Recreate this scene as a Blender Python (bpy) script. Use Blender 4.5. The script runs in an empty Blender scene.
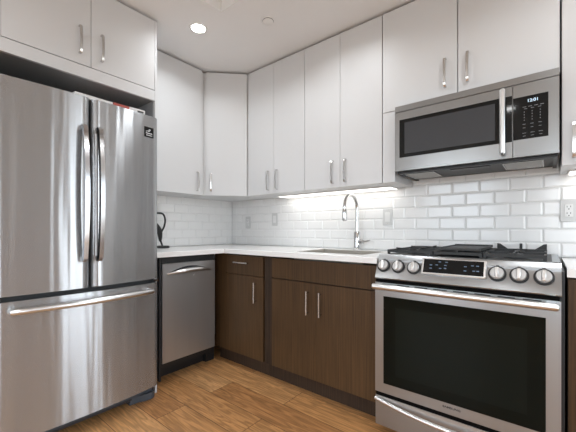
import bpy, bmesh, math, random
from mathutils import Vector, Matrix
PI = math.pi
random.seed(7)
S = bpy.context.scene
C = S.collection

# ------------------------------------------------------------------ camera
cd = bpy.data.cameras.new('camera')
cam = bpy.data.objects.new('camera', cd)
C.objects.link(cam)
cam.location = (2.6408, -2.2952, 1.0634)
cam.rotation_euler = (PI/2, 0, 0.6824)
cd.sensor_width = 36
cd.lens = 320.07/576*36
cd.shift_y = 14.03/576
cd.clip_start = 0.05
S.camera = cam

# ------------------------------------------------------------------ world, exposure
S.view_settings.view_transform = 'Standard'
S.view_settings.look = 'None'
S.view_settings.gamma = 1
S.view_settings.exposure = 0.41
SKY_STRENGTH = 8.0
LAMP_W = 3.0
LED_STRENGTH = 1.9
w = bpy.data.worlds.new('sky')
S.world = w
w.use_nodes = True
nt = w.node_tree
nt.nodes.clear()
wo = nt.nodes.new('ShaderNodeOutputWorld')
bg = nt.nodes.new('ShaderNodeBackground')
tc = nt.nodes.new('ShaderNodeTexCoord')
sx = nt.nodes.new('ShaderNodeSeparateXYZ')
cr = nt.nodes.new('ShaderNodeValToRGB')
cr.color_ramp.elements[0].position = 0.44
cr.color_ramp.elements[0].color = (0.36, 0.35, 0.33, 1)
cr.color_ramp.elements[1].position = 0.56
cr.color_ramp.elements[1].color = (0.79, 0.90, 1.0, 1)
ma = nt.nodes.new('ShaderNodeMath'); ma.operation = 'MULTIPLY_ADD'
ma.inputs[1].default_value = 0.5; ma.inputs[2].default_value = 0.5
nt.links.new(tc.outputs['Generated'], sx.inputs[0])
nt.links.new(sx.outputs['Z'], ma.inputs[0])
nt.links.new(ma.outputs[0], cr.inputs[0])
nt.links.new(cr.outputs[0], bg.inputs[0])
bg.inputs[1].default_value = SKY_STRENGTH
nt.links.new(bg.outputs[0], wo.inputs[0])

# room limits
RX, RY, RZ = 5.0, -4.9, 2.442
# windows: the glass doors of the right wall (y0, y1, z0, z1), the windows of the front wall (x0, x1, z0, z1)
WR = [(-0.95, -0.06, 0.08, 2.25), (-4.3, -3.1, 0.7, 2.2)]
WF = [(0.6, 1.9, 0.8, 2.15), (2.6, 3.9, 0.8, 2.15)]

def portal(name, loc, rot, sx_, sy_):
    l = bpy.data.lights.new(name, 'AREA')
    l.shape = 'RECTANGLE'; l.size = sx_; l.size_y = sy_
    l.cycles.is_portal = True
    o = bpy.data.objects.new(name, l); C.objects.link(o)
    o.location = loc; o.rotation_euler = rot
for i, (a, b, c, d) in enumerate(WR):
    portal('daylight_portal', (RX+0.1, (a+b)/2, (c+d)/2), (0, PI/2, 0), d-c, b-a)
for i, (a, b, c, d) in enumerate(WF):
    portal('daylight_portal', ((a+b)/2, RY-0.1, (c+d)/2), (PI/2, 0, 0), b-a, d-c)

# ------------------------------------------------------------------ materials
def newmat(name):
    m = bpy.data.materials.new(name); m.use_nodes = True
    return m, m.node_tree.nodes, m.node_tree.links, m.node_tree.nodes['Principled BSDF']
def plain(name, col, rough=0.5, metal=0.0, spec=0.5, coat=0.0, vary=0.03, vscale=6.0):
    m, N, L, b = newmat(name)
    n = N.new('ShaderNodeTexNoise'); n.inputs['Scale'].default_value = vscale
    t = N.new('ShaderNodeTexCoord'); L.new(t.outputs['Object'], n.inputs['Vector'])
    mr = N.new('ShaderNodeMapRange')
    mr.inputs['To Min'].default_value = 1-vary; mr.inputs['To Max'].default_value = 1+vary
    L.new(n.outputs['Fac'], mr.inputs['Value'])
    mx = N.new('ShaderNodeVectorMath'); mx.operation = 'SCALE'
    mx.inputs[0].default_value = col
    L.new(mr.outputs[0], mx.inputs['Scale'])
    L.new(mx.outputs[0], b.inputs['Base Color'])
    b.inputs['Roughness'].default_value = rough
    b.inputs['Metallic'].default_value = metal
    b.inputs['Specular IOR Level'].default_value = spec
    b.inputs['Coat Weight'].default_value = coat
    return m
def steel(name, col, rough=0.25, aniso=1.0, scale=(90.0, 90.0, 1.2), amt=0.025, axis='Z', rot=0.25, wave=0.0, metal=1.0):
    m, N, L, b = newmat(name)
    t = N.new('ShaderNodeTexCoord'); mp = N.new('ShaderNodeMapping')
    mp.inputs['Scale'].default_value = scale
    n = N.new('ShaderNodeTexNoise'); n.inputs['Scale'].default_value = 1.0; n.inputs['Detail'].default_value = 4
    L.new(t.outputs['Object'], mp.inputs[0]); L.new(mp.outputs[0], n.inputs['Vector'])
    mr = N.new('ShaderNodeMapRange')
    mr.inputs['To Min'].default_value = rough*(1-amt*2); mr.inputs['To Max'].default_value = rough*(1+amt*2)
    L.new(n.outputs['Fac'], mr.inputs['Value']); L.new(mr.outputs[0], b.inputs['Roughness'])
    mr2 = N.new('ShaderNodeMapRange')
    mr2.inputs['To Min'].default_value = 1-amt; mr2.inputs['To Max'].default_value = 1+amt
    L.new(n.outputs['Fac'], mr2.inputs['Value'])
    mx = N.new('ShaderNodeVectorMath'); mx.operation = 'SCALE'; mx.inputs[0].default_value = col
    L.new(mr2.outputs[0], mx.inputs['Scale']); L.new(mx.outputs[0], b.inputs['Base Color'])
    b.inputs['Metallic'].default_value = metal
    if aniso:
        b.inputs['Anisotropic'].default_value = aniso
        b.inputs['Anisotropic Rotation'].default_value = rot
        tg = N.new('ShaderNodeTangent'); tg.direction_type = 'RADIAL'; tg.axis = axis
        L.new(tg.outputs[0], b.inputs['Tangent'])
    if wave:
        mpw = N.new('ShaderNodeMapping'); mpw.inputs['Scale'].default_value = (0.0, 13.0, 0.55)
        nw = N.new('ShaderNodeTexNoise'); nw.inputs['Scale'].default_value = 1.0; nw.inputs['Detail'].default_value = 1.5
        bp = N.new('ShaderNodeBump'); bp.inputs['Strength'].default_value = 1.0; bp.inputs['Distance'].default_value = wave
        L.new(t.outputs['Object'], mpw.inputs[0]); L.new(mpw.outputs[0], nw.inputs['Vector'])
        L.new(nw.outputs['Fac'], bp.inputs['Height']); L.new(bp.outputs[0], b.inputs['Normal'])
    return m
def wood(name, c1, c2, rough=0.45, grain=(150.0, 150.0, 2.2)):
    m, N, L, b = newmat(name)
    t = N.new('ShaderNodeTexCoord'); mp = N.new('ShaderNodeMapping')
    mp.inputs['Scale'].default_value = grain
    n = N.new('ShaderNodeTexNoise'); n.inputs['Scale'].default_value = 1.0
    n.inputs['Detail'].default_value = 6; n.inputs['Roughness'].default_value = 0.65
    n2 = N.new('ShaderNodeTexNoise'); n2.inputs['Scale'].default_value = 1.6; n2.inputs['Detail'].default_value = 2
    L.new(t.outputs['Object'], mp.inputs[0]); L.new(mp.outputs[0], n.inputs['Vector'])
    L.new(t.outputs['Object'], n2.inputs['Vector'])
    ad = N.new('ShaderNodeMath'); ad.operation = 'MULTIPLY_ADD'; ad.inputs[1].default_value = 0.35
    L.new(n2.outputs['Fac'], ad.inputs[0]); L.new(n.outputs['Fac'], ad.inputs[2])
    r = N.new('ShaderNodeValToRGB')
    r.color_ramp.elements[0].position = 0.48; r.color_ramp.elements[0].color = (*c1, 1)
    r.color_ramp.elements[1].position = 0.86; r.color_ramp.elements[1].color = (*c2, 1)
    L.new(ad.outputs[0], r.inputs[0]); L.new(r.outputs[0], b.inputs['Base Color'])
    b.inputs['Roughness'].default_value = rough
    b.inputs['Specular IOR Level'].default_value = 0.25
    return m
def emit(name, col, strength):
    m, N, L, b = newmat(name)
    b.inputs['Base Color'].default_value = (*col, 1)
    b.inputs['Emission Color'].default_value = (*col, 1)
    b.inputs['Emission Strength'].default_value = strength
    return m
def floor_mat():
    m, N, L, b = newmat('oak_planks')
    t = N.new('ShaderNodeTexCoord')
    mp0 = N.new('ShaderNodeMapping'); mp0.inputs['Location'].default_value = (0.27, 0.04, 0)
    L.new(t.outputs['Object'], mp0.inputs[0])
    br = N.new('ShaderNodeTexBrick')
    br.offset = 0.617; br.offset_frequency = 2; br.squash = 1.0
    br.inputs['Color1'].default_value = (0, 0, 0, 1); br.inputs['Color2'].default_value = (1, 1, 1, 1)
    br.inputs['Mortar'].default_value = (0.5, 0.5, 0.5, 1)
    br.inputs['Scale'].default_value = 1.0; br.inputs['Mortar Size'].default_value = 0.0018
    br.inputs['Mortar Smooth'].default_value = 0.3
    br.inputs['Brick Width'].default_value = 1.2; br.inputs['Row Height'].default_value = 0.19
    L.new(mp0.outputs[0], br.inputs['Vector'])
    # every plank gets its own stretch of grain
    rnd = N.new('ShaderNodeVectorMath'); rnd.operation = 'SCALE'; rnd.inputs['Scale'].default_value = 23.0
    L.new(br.outputs['Color'], rnd.inputs[0])
    add = N.new('ShaderNodeVectorMath'); add.operation = 'ADD'
    L.new(t.outputs['Object'], add.inputs[0]); L.new(rnd.outputs[0], add.inputs[1])
    mp = N.new('ShaderNodeMapping'); mp.inputs['Scale'].default_value = (1.6, 17.0, 1.0)
    L.new(add.outputs[0], mp.inputs[0])
    n = N.new('ShaderNodeTexNoise'); n.inputs['Scale'].default_value = 1.0; n.inputs['Detail'].default_value = 3
    n.inputs['Distortion'].default_value = 0.8
    L.new(mp.outputs[0], n.inputs['Vector'])
    # cathedral rings: bands of the stretched noise
    si = N.new('ShaderNodeMath'); si.operation = 'MULTIPLY'; si.inputs[1].default_value = 46.0
    L.new(n.outputs['Fac'], si.inputs[0])
    sn = N.new('ShaderNodeMath'); sn.operation = 'SINE'; L.new(si.outputs[0], sn.inputs[0])
    mr = N.new('ShaderNodeMapRange'); mr.inputs['From Min'].default_value = -1
    mr.inputs['To Min'].default_value = 0.74; mr.inputs['To Max'].default_value = 1.10
    L.new(sn.outputs[0], mr.inputs['Value'])
    mpf = N.new('ShaderNodeMapping'); mpf.inputs['Scale'].default_value = (5.0, 120.0, 1.0)
    L.new(add.outputs[0], mpf.inputs[0])
    nf = N.new('ShaderNodeTexNoise'); nf.inputs['Scale'].default_value = 1.0; nf.inputs['Detail'].default_value = 4
    L.new(mpf.outputs[0], nf.inputs['Vector'])
    mf = N.new('ShaderNodeMapRange'); mf.inputs['From Min'].default_value = 0.25; mf.inputs['From Max'].default_value = 0.75
    mf.inputs['To Min'].default_value = 0.70; mf.inputs['To Max'].default_value = 1.16
    L.new(nf.outputs['Fac'], mf.inputs['Value'])
    pc = N.new('ShaderNodeValToRGB')
    e = pc.color_ramp.elements
    e[0].position = 0.0; e[0].color = (0.430, 0.200, 0.074, 1)
    e[1].position = 1.0; e[1].color = (0.600, 0.318, 0.132, 1)
    k = e.new(0.5); k.color = (0.515, 0.252, 0.094, 1)
    L.new(br.outputs['Color'], pc.inputs[0])
    m1 = N.new('ShaderNodeMath'); m1.operation = 'MULTIPLY'
    L.new(mr.outputs[0], m1.inputs[0]); L.new(mf.outputs[0], m1.inputs[1])
    sc = N.new('ShaderNodeVectorMath'); sc.operation = 'SCALE'
    L.new(pc.outputs[0], sc.inputs[0]); L.new(m1.outputs[0], sc.inputs['Scale'])
    mx = N.new('ShaderNodeMix'); mx.data_type = 'RGBA'
    mx.inputs[7].default_value = (0.07, 0.035, 0.015, 1)
    L.new(br.outputs['Fac'], mx.inputs[0]); L.new(sc.outputs[0], mx.inputs[6])
    L.new(mx.outputs[2], b.inputs['Base Color'])
    b.inputs['Roughness'].default_value = 0.42
    bp = N.new('ShaderNodeBump'); bp.inputs['Strength'].default_value = 0.12; bp.inputs['Distance'].default_value = 0.002
    L.new(m1.outputs[0], bp.inputs['Height']); L.new(bp.outputs[0], b.inputs['Normal'])
    return m

M = dict(
    wall=plain('wall_paint', (0.74, 0.74, 0.73), 0.8, vary=0.01),
    ceil=plain('ceiling_paint', (0.82, 0.82, 0.82), 0.85, vary=0.01),
    floor=floor_mat(),
    cab=plain('white_cabinet_lacquer', (0.64, 0.643, 0.65), 0.42, spec=0.4, vary=0.008),
    cabbox=plain('white_cabinet_melamine', (0.66, 0.66, 0.66), 0.45, vary=0.008),
    gap_shade=plain('painted_gap_shade', (0.004, 0.004, 0.004), 0.8, spec=0.05),  # near-black colour that paints the shade in the range's gaps
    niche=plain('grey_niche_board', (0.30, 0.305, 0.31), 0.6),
    wood=wood('dark_walnut_veneer', (0.044, 0.024, 0.011), (0.106, 0.057, 0.025)),
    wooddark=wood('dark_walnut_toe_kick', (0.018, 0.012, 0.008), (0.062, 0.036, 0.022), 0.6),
    quartz=plain('white_quartz', (0.86, 0.85, 0.84), 0.22, vary=0.008, vscale=40),
    tile=plain('white_glazed_tile', (0.90, 0.895, 0.885), 0.16, vary=0.015),
    grout=plain('pale_grout', (0.80, 0.80, 0.79), 0.8),
    steel=steel('brushed_steel', (0.42, 0.43, 0.442), wave=0.0035, metal=0.78),
    wallgrey=plain('grey_wall_paint', (0.64, 0.65, 0.66), 0.8, vary=0.01),
    steelh=steel('brushed_steel_trim', (0.39, 0.402, 0.412), 0.30, 0.5, scale=(3.0, 3.0, 3.0), amt=0.02),
    steeld=steel('dishwasher_steel', (0.56, 0.57, 0.58), 0.33, 0.9, wave=0.003, metal=0.85),
    steelm=steel('dark_brushed_steel', (0.30, 0.297, 0.292), 0.28, 0.5, scale=(3.0, 3.0, 3.0), amt=0.02),
    steelside=plain('steel_edge', (0.55, 0.54, 0.53), 0.35, 1.0),
    bar=plain('polished_steel_bar', (0.76, 0.76, 0.76), 0.3, 1.0),
    pullbar=plain('dark_polished_bar', (0.50, 0.50, 0.51), 0.16, 1.0),
    knob=plain('knob_metal', (0.56, 0.56, 0.56), 0.4, 0.75),
    chrome=plain('chrome', (0.62, 0.62, 0.62), 0.1, 1.0),
    nickel=plain('satin_nickel', (0.62, 0.61, 0.60), 0.26, 1.0),
    sink=plain('sink_steel', (0.42, 0.385, 0.34), 0.4, 0.3),
    black=plain('black_plastic', (0.012, 0.012, 0.013), 0.45),
    blackgloss=plain('black_glass', (0.005, 0.006, 0.007), 0.06, spec=0.3),
    ovenglass=plain('oven_door_glass', (0.004, 0.006, 0.0045), 0.04, spec=0.14),
    oveninner=plain('oven_inner_window', (0.007, 0.010, 0.008), 0.05, spec=0.14),
    iron=plain('cast_iron', (0.012, 0.012, 0.012), 0.5),
    dark=plain('charcoal_metal', (0.05, 0.05, 0.055), 0.4, 0.5),
    grille=plain('blue_grey_plastic', (0.06, 0.07, 0.085), 0.3),
    mesh=plain('aluminium_filter', (0.36, 0.355, 0.34), 0.45, 0.2, vary=0.25, vscale=180),
    plastic=plain('white_plastic', (0.80, 0.80, 0.79), 0.35),
    plate=plain('cover_plate_plastic', (0.66, 0.66, 0.65), 0.4),
    paper=plain('white_paper', (0.75, 0.75, 0.74), 0.7),
    red=plain('red_paper', (0.42, 0.09, 0.07), 0.6),
    ink=plain('dark_ink', (0.05, 0.05, 0.05), 0.6),
    print=plain('white_print', (0.75, 0.76, 0.78), 0.5),
    greyprint=plain('grey_print', (0.17, 0.18, 0.19), 0.5),
    digits=emit('lit_digits', (0.5, 0.65, 0.78), 0.45),
    lens=emit('lamp_lens', (1.0, 0.96, 0.90), 14.0),
    led=emit('led_strip', (1.0, 0.97, 0.92), LED_STRENGTH),
)

# ------------------------------------------------------------------ mesh helpers
def bx(bm, x0, x1, y0, y1, z0, z1):
    v = [bm.verts.new((x, y, z)) for z in (z0, z1) for y in (y0, y1) for x in (x0, x1)]
    for f in ((0,2,3,1), (4,5,7,6), (0,1,5,4), (2,6,7,3), (0,4,6,2), (1,3,7,5)):
        bm.faces.new([v[i] for i in f])
    return v
def prism(bm, poly, d, axis):
    """extrude a 2-D polygon between d[0] and d[1] along axis: z -> (x,y), x -> (y,z), y -> (x,z)"""
    def P(a, b, t):
        return {'z': (a, b, t), 'x': (t, a, b), 'y': (a, t, b)}[axis]
    A = [bm.verts.new(P(a, b, d[0])) for a, b in poly]
    B = [bm.verts.new(P(a, b, d[1])) for a, b in poly]
    n = len(poly)
    bm.faces.new(A); bm.faces.new(B[::-1])
    for i in range(n):
        bm.faces.new((A[i], B[i], B[(i+1) % n], A[(i+1) % n]))
def lathe(bm, prof, n=24, mat=None, cap=True):
    """profile of (radius, height) turned about z, then moved by mat"""
    rings = []
    mat = mat or Matrix()
    for r, h in prof:
        rings.append([bm.verts.new(mat @ Vector((r*math.cos(2*PI*i/n), r*math.sin(2*PI*i/n), h))) for i in range(n)])
    for a, b in zip(rings, rings[1:]):
        for i in range(n):
            bm.faces.new((a[i], a[(i+1) % n], b[(i+1) % n], b[i]))
    if cap:
        bm.faces.new(rings[0][::-1]); bm.faces.new(rings[-1])
def tube(bm, pts, r, n=12):
    """round bar along points; r is one radius or one per point"""
    pts = [Vector(p) for p in pts]
    rr = r if isinstance(r, (list, tuple)) else [r]*len(pts)
    t0 = (pts[1]-pts[0]).normalized()
    up = Vector((0,0,1)) if abs(t0.z) < 0.9 else Vector((1,0,0))
    u = t0.cross(up).normalized()
    rings = []
    for i, p in enumerate(pts):
        t = (pts[min(i+1, len(pts)-1)]-pts[max(i-1, 0)]).normalized()
        u = (u - t*u.dot(t)).normalized(); v = t.cross(u)
        rings.append([bm.verts.new(p + (u*math.cos(2*PI*k/n)+v*math.sin(2*PI*k/n))*rr[i]) for k in range(n)])
    for a, b in zip(rings, rings[1:]):
        for k in range(n):
            bm.faces.new((a[k], a[(k+1) % n], b[(k+1) % n], b[k]))
    bm.faces.new(rings[0][::-1]); bm.faces.new(rings[-1])
def strap(bm, pts, wdir, w, t):
    """flat bar of width w (along wdir) and thickness t along points"""
    pts = [Vector(p) for p in pts]; wd = Vector(wdir).normalized()
    rings = []
    for i, p in enumerate(pts):
        d = (pts[min(i+1, len(pts)-1)]-pts[max(i-1, 0)]).normalized()
        n = d.cross(wd).normalized()
        rings.append([bm.verts.new(p + wd*(a*w/2) + n*(b*t/2)) for a, b in ((-1,-1), (1,-1), (1,1), (-1,1))])
    for a, b in zip(rings, rings[1:]):
        for k in range(4):
            bm.faces.new((a[k], a[(k+1) % 4], b[(k+1) % 4], b[k]))
    bm.faces.new(rings[0][::-1]); bm.faces.new(rings[-1])
def rootloc(o):
    l = Vector((0,0,0))
    while o is not None:
        l += o.location; o = o.parent
    return l
def obj(name, bm, mat, parent=None, bevel=0.0, seg=1, label=None, sharp=0.62):
    if bevel:
        es = [e for e in bm.edges if len(e.link_faces) == 2 and e.calc_face_angle(0) > 0.6]
        bmesh.ops.bevel(bm, geom=es, offset=bevel, segments=seg, affect='EDGES', clamp_overlap=True)
    bmesh.ops.recalc_face_normals(bm, faces=bm.faces[:])
    for f in bm.faces: f.smooth = True
    for e in bm.edges:
        e.smooth = len(e.link_faces) == 2 and e.calc_face_angle(0) < sharp
    if parent is not None:
        bmesh.ops.translate(bm, verts=bm.verts[:], vec=-rootloc(parent))
    me = bpy.data.meshes.new(name); bm.to_mesh(me); bm.free()
    me.materials.append(M[mat] if isinstance(mat, str) else mat)
    o = bpy.data.objects.new(name, me); C.objects.link(o)
    if parent is not None: o.parent = parent
    if label: o['label'] = label
    return o
def box(name, b, mat, parent=None, bevel=0.0, **k):
    bm = bmesh.new(); bx(bm, *b)
    return obj(name, bm, mat, parent, bevel, **k)
def thing(name, label, cat, loc, group=None):
    o = bpy.data.objects.new(name, None); C.objects.link(o)
    o.empty_display_size = 0.1
    o.location = loc
    return tag(o, label, cat, group)
def tag(o, label, cat, group=None):
    o['label'] = label; o['category'] = cat
    if group: o['group'] = group
    return o
def struct(o):
    o['kind'] = 'structure'; return o
def text(name, s, size, mtx, mat, parent, depth=0.0006, align='CENTER'):
    cu = bpy.data.curves.new(name, 'FONT'); cu.body = s; cu.size = size; cu.extrude = depth
    cu.offset = 0.0004; cu.align_x = align; cu.align_y = 'CENTER'
    t = bpy.data.objects.new(name, cu)
    C.objects.link(t)
    dg = bpy.context.evaluated_depsgraph_get()
    me = bpy.data.meshes.new_from_object(t.evaluated_get(dg))
    C.objects.unlink(t); bpy.data.objects.remove(t)
    me.transform(mtx)
    me.transform(Matrix.Translation(-rootloc(parent)))
    me.materials.clear(); me.materials.append(M[mat])
    o = bpy.data.objects.new(name, me); C.objects.link(o); o.parent = parent
    return o
def facing(loc, out, up=(0,0,1)):
    """frame whose local z points out of a face and whose local y is up"""
    z = Vector(out).normalized(); y = Vector(up); y = (y - z*y.dot(z)).normalized(); x = y.cross(z)
    m = Matrix((x, y, z)).transposed().to_4x4(); m.translation = Vector(loc)
    return m

# cabinet pull: two flat feet and a slightly bowed flat bar
def pull(parent, c, along, out, length, w=0.0125, reach=0.026):
    c = Vector(c); a = Vector(along).normalized(); o = Vector(out).normalized(); wd = a.cross(o)
    bm = bmesh.new(); h = length/2
    pts = [c - a*h, c - a*h + o*reach*0.72, c - a*(h-0.008) + o*reach*0.9]
    for k in range(7):
        s = -1 + 2*k/6
        pts.append(c + a*(h-0.022)*s + o*(reach*(0.93 + 0.14*(1-s*s))))
    pts += [c + a*(h-0.008) + o*reach*0.9, c + a*h + o*reach*0.72, c + a*h]
    strap(bm, pts, wd, w, 0.0065)
    return obj('handle', bm, 'nickel', parent)

# straight round bar pull on two posts
def bar_pull(parent, c, along, out, length, reach=0.030):
    c = Vector(c); a = Vector(along).normalized(); o = Vector(out).normalized(); h = length/2
    bm = bmesh.new()
    tube(bm, [c - a*h + o*reach, c + a*h + o*reach], 0.0056, 12)
    for s in (-1, 1):
        p = c + a*(s*(h-0.012)); tube(bm, [p, p + o*(reach-0.003)], 0.0045, 10)
    return obj('handle', bm, 'nickel', parent)

# ------------------------------------------------------------------ room shell
def holed_wall(name, span, holes, place, mat):
    """wall of span (a0,a1,z0,z1) with openings (a0,a1,z0,z1) sorted along a; place(a0,a1,z0,z1) gives box bounds"""
    bm = bmesh.new()
    a = span[0]
    for h in sorted(holes):
        bx(bm, *place(a, h[0], span[2], span[3]))
        bx(bm, *place(h[0], h[1], span[2], h[2]))
        bx(bm, *place(h[0], h[1], h[3], span[3]))
        a = h[1]
    bx(bm, *place(a, span[1], span[2], span[3]))
    return struct(obj(name, bm, mat))
struct(box('floor', (-0.1, RX+0.15, RY-0.15, 0.1, -0.1, 0), 'floor'))
struct(box('wall_left', (-0.1, 0, RY, 0, 0, RZ), 'wall'))
struct(box('wall_back', (-0.1, RX, 0, 0.1, 0, RZ), 'wall'))
holed_wall('wall_right', (RY, 0.1, 0, RZ), WR, lambda a, b, c, d: (RX, RX+0.15, a, b, c, d), 'wallgrey')
holed_wall('wall_front', (-0.1, RX, 0, RZ), WF, lambda a, b, c, d: (a, b, RY-0.15, RY, c, d), 'wallgrey')
# ceiling with a shallow raised well
bm = bmesh.new()
hx0, hx1, hy0, hy1 = 1.034, 1.75, -1.70, -0.99
T = RZ + 0.15
bx(bm, -0.1, hx0, RY-0.15, 0.1, RZ, T); bx(bm, hx1, RX+0.15, RY-0.15, 0.1, RZ, T)
bx(bm, hx0, hx1, RY-0.15, hy0, RZ, T); bx(bm, hx0, hx1, hy1, 0.1, RZ, T)
bx(bm, hx0-0.05, hx1+0.05, hy0-0.05, hy1+0.05, T, T+0.05)
struct(obj('ceiling', bm, 'ceil'))
def window(n, b, vertical_axis, mull):
    """frame bars and sash bars of a window opening in the plane across vertical_axis"""
    bm = bmesh.new(); a0, a1, z0, z1 = b; f = 0.05
    def B(p, q, r, s):
        if vertical_axis == 'x': bx(bm, RX+0.04, RX+0.10, p, q, r, s)
        else: bx(bm, p, q, RY-0.10, RY-0.04, r, s)
    B(a0, a0+f, z0, z1); B(a1-f, a1, z0, z1); B(a0+f, a1-f, z0, z0+f); B(a0+f, a1-f, z1-f, z1)
    for k in range(1, mull+1):
        c = a0 + (a1-a0)*(k/(mull+1) if n > 1 else 0.38); B(c-0.03, c+0.03, z0+f, z1-f)
    struct(obj('window_%d' % n, bm, 'plastic'))
window(1, WR[0], 'x', 1); window(2, WR[1], 'x', 1); window(3, WF[0], 'y', 1); window(4, WF[1], 'y', 1)
struct(box('baseboard_left', (0.0, 0.015, RY+0.001, -2.06, 0.0, 0.1), 'wall'))

# bevelled subway tiles, one mesh per wall
def tiles(name, a0, a1, z0, z1, P, phase):
    """P(a, z, d): point at a along the wall, height z and d out of the wall"""
    bm = bmesh.new()
    L_, H_, g, bv = 0.1535, 0.0764, 0.0012, 0.0085
    def quad(v): bm.faces.new([bm.verts.new(P(*q)) for q in v])
    quad([(a0, z0, 0.004), (a1, z0, 0.004), (a1, z1, 0.004), (a0, z1, 0.004)])
    r = 0
    z = z0
    while z < z1 - 0.005:
        zt = min(z+H_, z1)
        a = phase + (L_/2 if r % 2 == 0 else 0) - 40*L_
        while a < a1:
            p, q = max(a, a0), min(a+L_, a1)
            if q - p > 0.004:
                x0, x1, y0, y1 = p+g, q-g, z+g, zt-g
                bl = bv if p == a else 0; brr = bv if q == a+L_ else 0
                b = [bm.verts.new(P(*c)) for c in ((x0,y0,0.004), (x1,y0,0.004), (x1,y1,0.004), (x0,y1,0.004))]
                m = [bm.verts.new(P(*c)) for c in ((x0,y0,0.0065), (x1,y0,0.0065), (x1,y1,0.0065), (x0,y1,0.0065))]
                t = [bm.verts.new(P(*c)) for c in ((x0+bl,y0+bv,0.0092), (x1-brr,y0+bv,0.0092), (x1-brr,y1-bv,0.0092), (x0+bl,y1-bv,0.0092))]
                bm.faces.new(t)
                for k in range(4):
                    j = (k+1) % 4
                    bm.faces.new((b[k], b[j], m[j], m[k])); bm.faces.new((m[k], m[j], t[j], t[k]))
            a += L_
        z += H_; r += 1
    o = obj(name, bm, 'tile', sharp=0.1)
    o.data.materials.append(M['grout'])
    o.data.polygons[0].material_index = 1
    return struct(o)
UB, UT, UD = 1.3626, 2.426, 0.343          # upper cabinets: bottom, top, depth to the door face
tiles('backsplash_back', 0.0105, 3.6, 0.9155, 1.83, lambda a, z, d: (a, -d, z), 2.464)
tiles('backsplash_left', 0.0105, 1.20, 0.9155, UB+0.02, lambda a, z, d: (d, -a, z), 0.0)

# ------------------------------------------------------------------ upper cabinets
DT = 0.019
def upper_back(x0, x1, z0, z1, doors, label, group, handles, filler=None, hz=None, hl=0.155):
    """wall cabinet on the back wall; doors = list of (x0,x1), handles = x of the pull per door"""
    t = thing('wall_cabinet', label, 'cabinet', ((x0+x1)/2, -0.0125, z0), group)
    box('body', (x0, x1, -UD+DT+0.002, -0.0125, z0+0.002, z1), 'cabbox', t)
    for (a, b), hx in zip(doors, handles):
        d = box('door', (a+0.0012, b-0.0012, -UD, -UD+DT, z0, z1), 'cab', t, 0.0012)
        c = hz if hz else z0 + 0.108
        pull(d, (hx, -UD+0.0005, c), (0,0,1), (0,-1,0), hl)
    if filler:
        box('filler_panel', filler, 'cab', t, 0.001, label='plain white filler panel beside the microwave')
    return t
g_u = 'white wall cabinets along the back wall'
upper_back(0.600, 1.215, UB, UT, [(0.605, 0.905), (0.905, 1.215)],
    'tall white two-door wall cabinet right next to the angled corner cabinet', g_u, [0.848, 0.942])
upper_back(1.217, 1.823, UB, UT, [(1.217, 1.520), (1.520, 1.823)],
    'tall white two-door wall cabinet hanging over the chrome faucet', g_u, [1.463, 1.564])
upper_back(1.825, 2.684, 1.803, UT, [(1.827, 2.254), (2.257, 2.682)],
    'short wide white wall cabinet directly above the microwave', g_u, [2.193, 2.305],
    filler=(1.827, 1.905, -UD+0.004, -0.0125, UB, 1.802), hz=1.942, hl=0.155)
upper_back(2.690, 3.30, UB, UT, [(2.690, 3.00), (3.00, 3.30)],
    'white wall cabinet right of the microwave, cut by the picture edge', g_u, [2.732, 3.06], hz=1.473)

# left wall cabinet
t = thing('wall_cabinet', 'tall white single-door wall cabinet between refrigerator and corner cabinet', 'cabinet', (0.0125, -0.90, UB))
box('body', (0.0125, UD-DT-0.002, -1.2065, -0.630, UB+0.002, UT), 'cabbox', t)
d = box('door', (UD-DT, UD, -1.2065, -0.632, UB, UT), 'cab', t, 0.0012)
pull(d, (UD-0.0005, -0.686, 1.473), (0,0,1), (1,0,0), 0.155)
box('filler_strip', (UD-DT-0.018, UD-0.024, -0.629, -0.6005, UB, UT), 'cabbox', t)
# angled corner cabinet
t = thing('corner_cabinet', 'white corner wall cabinet with a door set at an angle', 'cabinet', (0.0125, -0.0125, UB))
bm = bmesh.new()
prism(bm, [(0.0125, -0.0125), (0.0125, -0.598), (0.318, -0.598), (0.598, -0.318), (0.598, -0.0125)], (UB+0.002, UT), 'z')
obj('body', bm, 'cabbox', t)
a, b = Vector((0.345, -0.5955, 0)), Vector((0.5955, -0.345, 0))
n = Vector((1, -1, 0)).normalized(); u = (b-a).normalized()
bm = bmesh.new()
p = [a+u*0.002, b-u*0.002, b-u*0.002-n*DT, a+u*0.002-n*DT]
prism(bm, [(q.x, q.y) for q in p], (UB, UT), 'z')
d = obj('door', bm, 'cab', t, 0.0012)
h = a + u*0.045 + n*(-0.0005)
pull(d, (h.x, h.y, 1.473), (0,0,1), n, 0.150)

# cabinet above the refrigerator with its tall side panels
FX = 0.65
t = thing('refrigerator_cabinet', 'white two-door cabinet with side panels built around the refrigerator', 'cabinet', (0.0, -1.62, 0.0))
box('side_panel', (0.002, FX, -1.2222, -1.2085, 0.0, UT), 'cab', t, 0.001)
box('side_panel', (0.002, FX, -2.064, -2.043, 0.0, UT), 'cab', t, 0.001)
box('body', (0.002, FX-DT-0.002, -2.042, -1.2232, 1.925, UT), 'cabbox', t)
box('bottom_rail', (FX-DT, FX, -2.042, -1.2232, 1.906, 1.972), 'cab', t, 0.001)
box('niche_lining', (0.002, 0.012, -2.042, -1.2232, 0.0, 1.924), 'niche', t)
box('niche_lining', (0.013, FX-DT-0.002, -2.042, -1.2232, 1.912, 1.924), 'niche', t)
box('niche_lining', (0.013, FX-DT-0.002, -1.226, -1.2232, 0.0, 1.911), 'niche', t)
box('stile', (FX-DT, FX, -2.042, -1.981, 1.973, UT), 'cab', t)
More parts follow.
